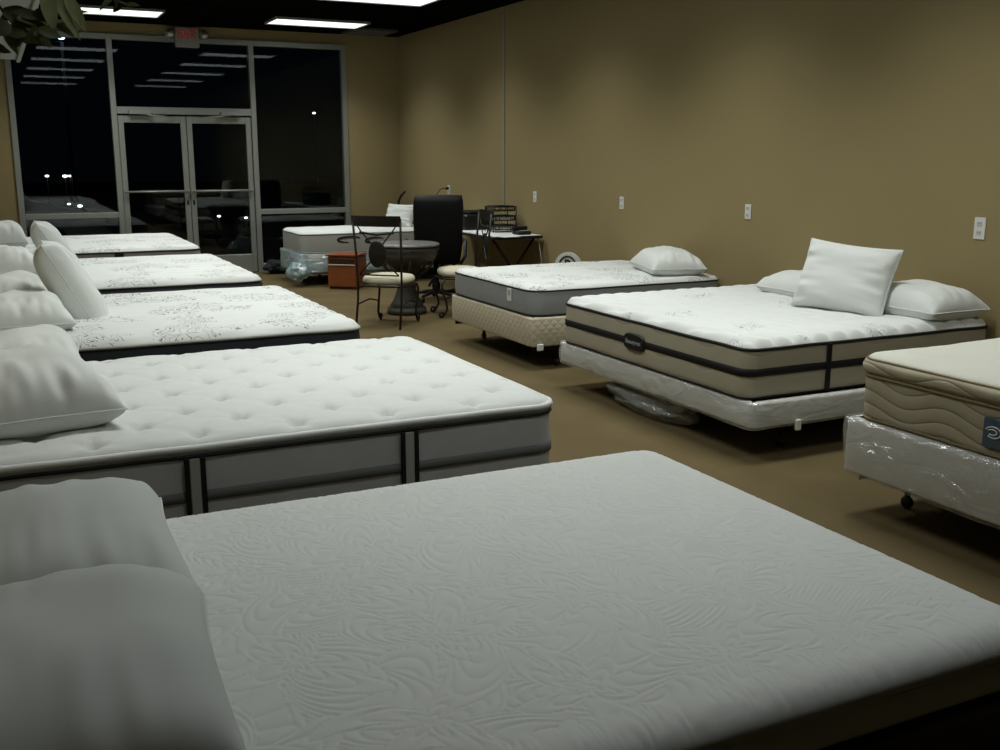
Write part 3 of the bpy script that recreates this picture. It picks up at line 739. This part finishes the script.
# ============================================================ WOOD CABINET
t = thing('wood_cabinet', 'small orange-brown wooden cabinet beside the narrow window bed', 'cabinet', (3.83, 12.16, 0), D(-38))
hw_, hd, hh = .185, .185, .385
MB().box((0, 0, .02 + hh / 2), (hw_ * 2, hd * 2 - .02, hh - .02)).box((0, 0, .02), (hw_ * 2 - .03, hd * 2 - .05, .04)).build('body', 'wood', t)
box('top_board', (0, 0, hh + .028), (hw_ * 2 + .02, hd * 2 + .02, .02), 'wood', t, .003)
MB().box((0, -hd + .006, .34), (hw_ * 2 - .05, .012, .055)).build('slot', 'slot_shade', t)['label'] = 'open slot, its inner shade painted as a dark strip'  # no opening: solid dark strip painted for the shade inside the slot
d = box('door', (0, -hd - .002, .165), (hw_ * 2 - .02, .018, .26), 'wood', t, .003)
box('handle_rail', (0, -hd - .014, .30), (hw_ * 2 - .03, .012, .012), 'cushion', d, .002)

# ============================================================ OFFICE CORNER
t = thing('office_chair', 'black high-back office chair turned to the desk, its back to the camera', 'office chair', (4.40, 10.68, 0), D(-16))
def pad(name, w, h_, d, c, mat, parent, rotx=0, rnd=.5, taper=0.):
    n = 24; vs = []
    for k in range(13):
        f = -1 + 2 * k / 12; q = math.sqrt(max(0, 1 - abs(f) ** 4)) if abs(f) < 1 else .25
        for i in range(n):
            a = 2 * PI * i / n; cc, ss = math.cos(a), math.sin(a)
            x = w / 2 * math.copysign(abs(cc) ** rnd, cc) * (.86 + .14 * q) * (1 + taper * f); y = d / 2 * math.copysign(abs(ss) ** rnd, ss) * max(q, .2)
            vs.append((x, y, f * h_ / 2))
    T = Matrix.Translation(c) @ Matrix.Rotation(rotx, 4, 'X')
    return MB().add([T @ Vector(v) for v in vs], [(i * n + k, i * n + (k + 1) % n, (i + 1) * n + (k + 1) % n, (i + 1) * n + k) for i in range(12) for k in range(n)] + [tuple(range(n))[::-1], tuple(12 * n + k for k in range(n))], True).build(name, mat, parent)
pad('backrest', .54, .76, .13, (0, -.27, .80), 'leather', t, D(7), .5, .05)
pad('seat', .52, .50, .11, (0, .0, .47), 'leather', t, D(90), .45)
for s in (-1, 1):
    MB().tube([(s * .25, -.2, .42), (s * .31, -.15, .5), (s * .32, -.12, .66), (s * .32, .12, .67), (s * .31, .2, .6), (s * .26, .18, .44)], .018, 8).build('armrest', 'black_plastic', t)
b = MB().lathe([(.03, .42), (.03, .2), (.045, .19), (.045, .08), (.02, .07)], 16).build('gas_lift', 'dark_metal', t)
for k in range(5):
    a = 2 * PI * k / 5 + .3; l = MB().tube([(0, 0, .10), (.30 * math.cos(a), .30 * math.sin(a), .075)], [.026, .016], 8).build('base_arm', 'black_plastic', t)
    MB().lathe([(.004, -.018), (.026, -.018), (.03, -.01), (.03, .01), (.026, .018), (.004, .018)], 16, (.30 * math.cos(a), .30 * math.sin(a), .0305), Matrix.Rotation(a, 3, 'Z') @ Matrix.Rotation(PI / 2, 3, 'X')).build('caster', 'black_plastic', l)
# desk
t = thing('desk', 'black-edged folding desk with crossed metal legs against the beige wall', 'desk', (5.02, 10.88, 0))
dl, dw = 2.05, .60
box('desk_top', (0, 0, .735), (dw, dl, .03), 'black_plastic', t, .006)
box('top_surface', (0, 0, .752), (dw - .03, dl - .03, .004), 'paper', t)['label'] = 'pale desk surface'
for s in (-1, 1):
    y = s * (dl / 2 - .12)
    for k in (-1, 1): MB().tube([(k * .26, y + k * .012, .72), (-k * .26, y + k * .012, .01)], .015, 8).build('leg', 'dark_metal', t)
    MB().tube([(-.17, y, .14), (.17, y, .14)], .008, 6).build('stretcher', 'dark_metal', t)
MB().tube([(.27, -dl / 2 + .05, .72), (.285, -dl / 2 - .02, .4), (.29, -dl / 2 - .05, .0)], .006, 6).build('cable', 'ivory_plastic', t)
dz = .754
def on_desk(name, label, cat, x, y, rz=0): return thing(name, label, cat, (x, y, dz), rz)
t = on_desk('letter_tray', 'stacked dark wire paper trays on the desk', 'paper tray', 5.12, 10.50)
for k in range(3):
    m_ = MB(); z = .03 + k * .105; w, d_ = .15, .12
    loop = [(w * math.copysign(abs(math.cos(a)) ** .5, math.cos(a)), d_ * math.copysign(abs(math.sin(a)) ** .5, math.sin(a)), z) for a in np.linspace(0, 2 * PI, 28, endpoint=False)]
    m_.tube(loop, .006, 5, True); m_.tube([(a, b_, z + .045) for a, b_, _ in loop], .008, 5, True)
    m_.box((0, 0, z), (.26, .2, .004))
    for i in range(0, 28, 2): m_.tube([loop[i], (loop[i][0], loop[i][1], z + .045)], .005, 4)
    q = m_.build('tray', 'dark_metal', t)
    if k < 2: box('paper', (0, 0, z + .010), (.22, .17, .014), 'paper', q)
for sx in (-1, 1):
    for sy in (-1, 1): MB().tube([(sx * .14, sy * .11, 0), (sx * .14, sy * .11, .29)], .006, 5).build('post', 'dark_metal', t)
t = on_desk('printer', 'black desktop printer behind the office chair', 'printer', 5.04, 11.08)
box('body', (0, 0, .09), (.38, .42, .18), 'black_plastic', t, .02); box('lid', (.03, 0, .195), (.30, .38, .03), 'leather', t, .01)
box('paper_tray', (-.22, 0, .05), (.12, .28, .015), 'black_plastic', t, .004); box('panel', (-.186, .0, .125), (.012, .16, .03), 'silver', t, .002)
t = on_desk('telephone', 'small black telephone at the near end of the desk', 'telephone', 5.16, 10.05)
box('base', (0, 0, .02), (.16, .17, .04), 'black_plastic', t, .01); pad('handset', .19, .045, .045, (0, .05, .064), 'black_plastic', t, 0, .8)
box('keypad', (0, -.03, .042), (.07, .06, .006), 'silver', t)
for i, (x, y, r, lb) in enumerate(((4.86, 9.86, 8, 'white paper sheet near the end of the desk'), (4.90, 10.12, -12, 'white paper sheet in front of the wire trays'), (4.86, 10.40, 4, 'white paper sheet on the desk by the printer'))):
    o = MB().box((0, 0, 0), (.21, .29, .006)).build('paper_sheet', 'paper'); o.location = (x, y, dz + .0035); o.rotation_euler = (0, 0, D(r)); tag(o, lb, 'paper', 'papers on the desk')

# dark upright vacuum behind the narrow bed
t = thing('vacuum_cleaner', 'dark upright vacuum with bent handle in the far corner behind the bed', 'vacuum cleaner', (5.16, 13.9, 0), D(-25))
box('floor_head', (0, -.05, .06), (.30, .26, .12), 'black_plastic', t, .03)
pad('dust_body', .20, .62, .17, (0, .02, .45), 'black_plastic', t, D(-4), .8, -.25)
MB().tube([(0, .05, .72), (-.005, .06, .86), (.0, .06, .96), (.04, .05, 1.04), (.10, .05, 1.10)], [.022, .02, .018, .018, .015], 8).build('handle', 'black_plastic', t)

# round sign behind the far right bed
t = thing('round_sign', 'white rounded display sign with a ringed letter standing behind the grey-sided mattress', 'sign', (5.22, 9.12, 0), D(-62))
MB().box((0, 0, .01), (.20, .16, .02), bev=.005).tube([(0, 0, .02), (0, 0, .36)], .012, 8).build('stand', 'white_plastic', t)
sg = MB(); n = 48
prof = [(.16 * math.cos(a), .485 + .15 * math.sin(a)) for a in np.linspace(0, 2 * PI, n, endpoint=False)]
sg.add([(x, -.012, z) for x, z in prof] + [(x, .012, z) for x, z in prof], [(i, (i + 1) % n, n + (i + 1) % n, n + i) for i in range(n)] + [tuple(range(n)), tuple(range(n, 2 * n))[::-1]])
pl = sg.build('board', 'white_plastic', t)
MB().tube([(.098 * math.cos(a), -.014, .50 + .092 * math.sin(a)) for a in np.linspace(0, 2 * PI, 36, endpoint=False)], .009, 6, True).build('ring', 'black_plastic', pl)
text_mesh('letter', 'B', .15, 'black_plastic', pl, Matrix.Translation((0, -.015, .50)) @ Matrix.Rotation(PI / 2, 4, 'X'), .002)

# dark heap in the window corner
o = crumple('dark_bag', 'dark crumpled bag on the floor by the right door frame', 'bag', (3.45, 14.08, .09), (.34, .26, .18), 'navy_side', 5, .5, 4)

# ============================================================ VINE over the left shelf
def leaf(m_, base_, dirv, up, ln, wd, curl=.25):
    d = Vector(dirv).normalized(); u = Vector(up); sd = d.cross(u).normalized(); u = sd.cross(d).normalized(); B = Vector(base_)
    K = 7; vs = []
    for i in range(K + 1):
        f = i / K; w = wd * math.sin(PI * min(1, f * .93 + .05)) ** .8 * (1.15 - .5 * f); c = B + d * ln * f - u * curl * ln * f * f
        vs += [c - sd * w + u * w * .25, c, c + sd * w + u * w * .25]
    m_.add(vs, [(i * 3 + k, i * 3 + k + 1, (i + 1) * 3 + k + 1, (i + 1) * 3 + k) for i in range(K) for k in (0, 1)], True)
t = thing('hanging_vine', 'leafy artificial vine hanging from the white overhead shelf in the top left corner', 'vine', (.2, 3.2, 2.285))
rv = random.Random(4)
def wp(x, y, z): return (x - .2, y - 3.2, z - 2.285)
stems = [[(.10, 3.45, 2.37), (.05, 3.2, 2.2), (.02, 3.0, 2.02), (.08, 3.0, 1.93), (.15, 3.02, 1.92), (.21, 3.02, 1.94)],
         [(.20, 3.3, 2.37), (.3, 3.1, 2.33), (.24, 3.0, 2.15), (.19, 3.0, 2.03), (.215, 3.0, 1.95)],
         [(.24, 3.4, 2.37), (.33, 3.1, 2.3), (.30, 3.0, 2.1), (.33, 3.0, 2.0), (.37, 3.02, 1.99)],
         [(-.1, 3.3, 2.37), (-.1, 3.1, 2.1), (-.05, 3.0, 1.95), (.02, 3.0, 1.88), (.04, 3.0, 1.86)]]
sm = MB()
for s_ in stems: sm.tube([wp(*p_) for p_ in s_], .004, 6)
sm.build('stem', 'stem', t)
dk = MB(); pa = MB()
for s_ in stems:
    for i in range(len(s_) - 1):
        a, b_ = Vector(s_[i]), Vector(s_[i + 1])
        for k in range(3):
            p_ = a.lerp(b_, (k + rv.random()) / 3)
            leaf(dk, wp(*p_), (rv.uniform(-1, 1), rv.uniform(-.5, .5), rv.uniform(-.8, .15)), (0, -1, .5), rv.uniform(.03, .055), rv.uniform(.007, .012))
for (x, z, dx, dz_, ln) in ((.085, 1.955, .9, -.15, .09), (.10, 1.93, .9, -.4, .08), (.04, 1.93, -.9, -.3, .09), (.06, 1.91, .3, -.6, .07), (.13, 1.95, .8, .3, .08), (.09, 1.945, 1, .1, .1), (.03, 1.90, -.5, -1, .07), (.12, 1.925, .5, -.5, .07)):
    leaf(dk, wp(x, 2.99, z), (dx, -.1, dz_), (0, -1, .3), ln * .9, .013)
for (x, z, dx, dz_, ln, wd) in ((.165, 2.01, .12, -1, .10, .022), (.185, 2.0, .5, -1, .12, .016), (.21, 2.005, .45, -.9, .10, .018), (.23, 1.985, 0.1, -1, .07, .015)):
    leaf(pa, wp(x, 2.98, z), (dx, 0, dz_), (0, -1, .1), ln, wd, .05)
for k in range(16):
    x, z = rv.uniform(.05, .14), rv.uniform(1.89, 1.955)
    leaf(dk, wp(x, 3.0 + rv.uniform(-.04, .06), z), (rv.uniform(-.6, 1), rv.uniform(-.3, .3), rv.uniform(-.6, .25)), (0, -1, rv.uniform(-.2, .6)), rv.uniform(.05, .08), rv.uniform(.014, .022))
dk.build('foliage', 'leaf', t); pa.build('foliage', 'leaf_pale', t)['label'] = 'pale variegated leaves'

# ============================================================ OUTSIDE AT NIGHT
def car(label, loc, rz, mat='carpaint'):
    t = thing('parked_car', label, 'car', loc, rz)
    prof = [(-2.2, .35), (-2.25, .65), (-2.1, .85), (-1.5, .95), (-.9, 1.38), (-.2, 1.45), (.6, 1.42), (1.2, .98), (2.0, .82), (2.25, .6), (2.22, .35)]
    vs = []; 
    for s, k in ((-1, .88), (-1, 1), (1, 1), (1, .88)): vs += [(x, s * .88 * (k if z < 1 else k * .8), z if k == 1 else z) for x, z in prof]
    n = len(prof)
    fs = [(j * n + i, j * n + i + 1, (j + 1) * n + i + 1, (j + 1) * n + i) for j in range(3) for i in range(n - 1)] + [tuple(range(n)), tuple(3 * n + i for i in range(n))[::-1], (0, n, 2 * n, 3 * n)]
    MB().add(vs, fs, True).build('body', mat, t)
    for s in (-1, 1):
        MB().add([(x, s * .89 * .83, z) for x, z in ((-1.2, 1.0), (-.8, 1.3), (.5, 1.33), (1.0, 1.0))] + [(x, s * .80, z) for x, z in ((-1.2, 1.0), (-.8, 1.3), (.5, 1.33), (1.0, 1.0))], [(0, 1, 2, 3), (4, 5, 6, 7), (0, 1, 5, 4), (2, 3, 7, 6), (1, 2, 6, 5), (0, 3, 7, 4)]).build('side_window', 'carglass', t)
        for x in (-1.35, 1.35): MB().lathe([(.05, -.1), (.3, -.1), (.33, -.05), (.33, .05), (.3, .1), (.05, .1)], 24, (x, s * .78, .33), Matrix.Rotation(PI / 2, 3, 'X')).build('wheel', 'black_plastic', t)
        box('headlight', (2.16, s * .6, .66), (.06, .2, .1), 'steel', t, .02)
    return t
car('grey parked car in the dark behind the left window pane', (-.75, 17.3, -.06), D(4))
def lamp(x, y, z, r, mat, label, group=None):
    t = thing('street_lamp', label, 'street lamp', (x, y, -.06), 0, group)
    MB().lathe([(.12, 0), (.1, .05), (.05, .1), (.045, z - .1), (.06, z - .05), (.02, z)], 12).build('pole', 'dark_metal', t)
    MB().lathe([(.01 * r, -.5 * r), (.7 * r, -.4 * r), (r, 0), (.7 * r, .4 * r), (.01 * r, .5 * r)], 14, (0, -.08, z + .06)).build('lamp_head', mat, t)
for (x, y, z, r, lb) in ((1.737, 40, .88, .11, 'left one of three distant white lights outside the left pane'), (2.323, 40, .87, .14, 'brightest middle one of three distant white lights outside the left pane'), (2.736, 44, .80, .11, 'right one of three distant white lights outside the left pane'),
        (1.544, 26, .49, .05, 'left low light beyond the parked car'), (1.777, 26, .44, .07, 'right low light beyond the parked car'),
        (4.564, 24, .24, .05, 'left low light outside the right door leaf'), (5.173, 24, .19, .05, 'right low light outside the right door leaf'), (11.45, 40, 3.2, .10, 'high distant light outside the right window')):
    r *= .65 if y > 30 else .8
    t = thing('lot_light', lb, 'light', (x, y, -.06), 0, 'distant lights outside the glass')
    MB().lathe([(.06, 0), (.02, .03), (.015, z + .06 - r * .5)], 8).build('post', 'dark_metal', t)
    MB().lathe([(.01 * r, -.5 * r), (.7 * r, -.4 * r), (r, 0), (.7 * r, .4 * r), (.01 * r, .5 * r)], 14, (0, 0, z + .06)).build('lamp_head', 'lamp_white', t)
t = thing('street_lamp', 'tall street lamp with a blue-white glow outside the upper left pane', 'street lamp', (2.583, 40, -.06))
MB().lathe([(.14, 0), (.12, .1), (.07, .3), (.05, 5.5)], 12).build('pole', 'dark_metal', t)
MB().lathe([(.01, -.08), (.09, -.06), (.13, 0), (.08, .08), (.01, .1)], 16, (0, 0, 5.65)).build('lamp_head', 'lamp_blue', t)
bl = bpy.data.lights.new('street_glow', 'POINT'); bl.energy = 8; bl.color = (.5, .75, 1.); bl.shadow_soft_size = .2
bo = bpy.data.objects.new('street_glow', bl); C.objects.link(bo); bo.location = (2.58, 39.6, 5.3)
bl = bpy.data.lights.new('lot_glow', 'POINT'); bl.energy = 6; bl.color = (.8, .9, 1.); bl.shadow_soft_size = .2
bo = bpy.data.objects.new('lot_glow', bl); C.objects.link(bo); bo.location = (-3.0, 19.5, 4.5)

# ============================================================ WORLD, CAMERA
w = bpy.data.worlds.new('night'); sc.world = w; w.use_nodes = True
w.node_tree.nodes['Background'].inputs[0].default_value = (.02, .03, .05, 1); w.node_tree.nodes['Background'].inputs[1].default_value = .04
cam = bpy.data.cameras.new('camera'); co = bpy.data.objects.new('camera', cam); C.objects.link(co)
cam.sensor_width = 36; cam.lens = 1024 * 36 / 1000; cam.clip_start = .05; cam.clip_end = 200
r_ = Vector((.8990759, -.4377923, .0007352)); d_ = Vector((-.0911591, -.1888516, -.9777654)); f_ = Vector((.4281970, .8790182, -.2097006))
co.matrix_world = Matrix(((r_.x, -d_.x, -f_.x, 0), (r_.y, -d_.y, -f_.y, 0), (r_.z, -d_.z, -f_.z, 1.6), (0, 0, 0, 1)))
sc.camera = co
vs_ = sc.view_settings; vs_.view_transform = 'Standard'; vs_.look = 'None'; vs_.gamma = 1.; vs_.exposure = 0.; vs_.use_curve_mapping = False
sc.cycles.max_bounces = 8; sc.cycles.transparent_max_bounces = 12; sc.cycles.use_denoising = True
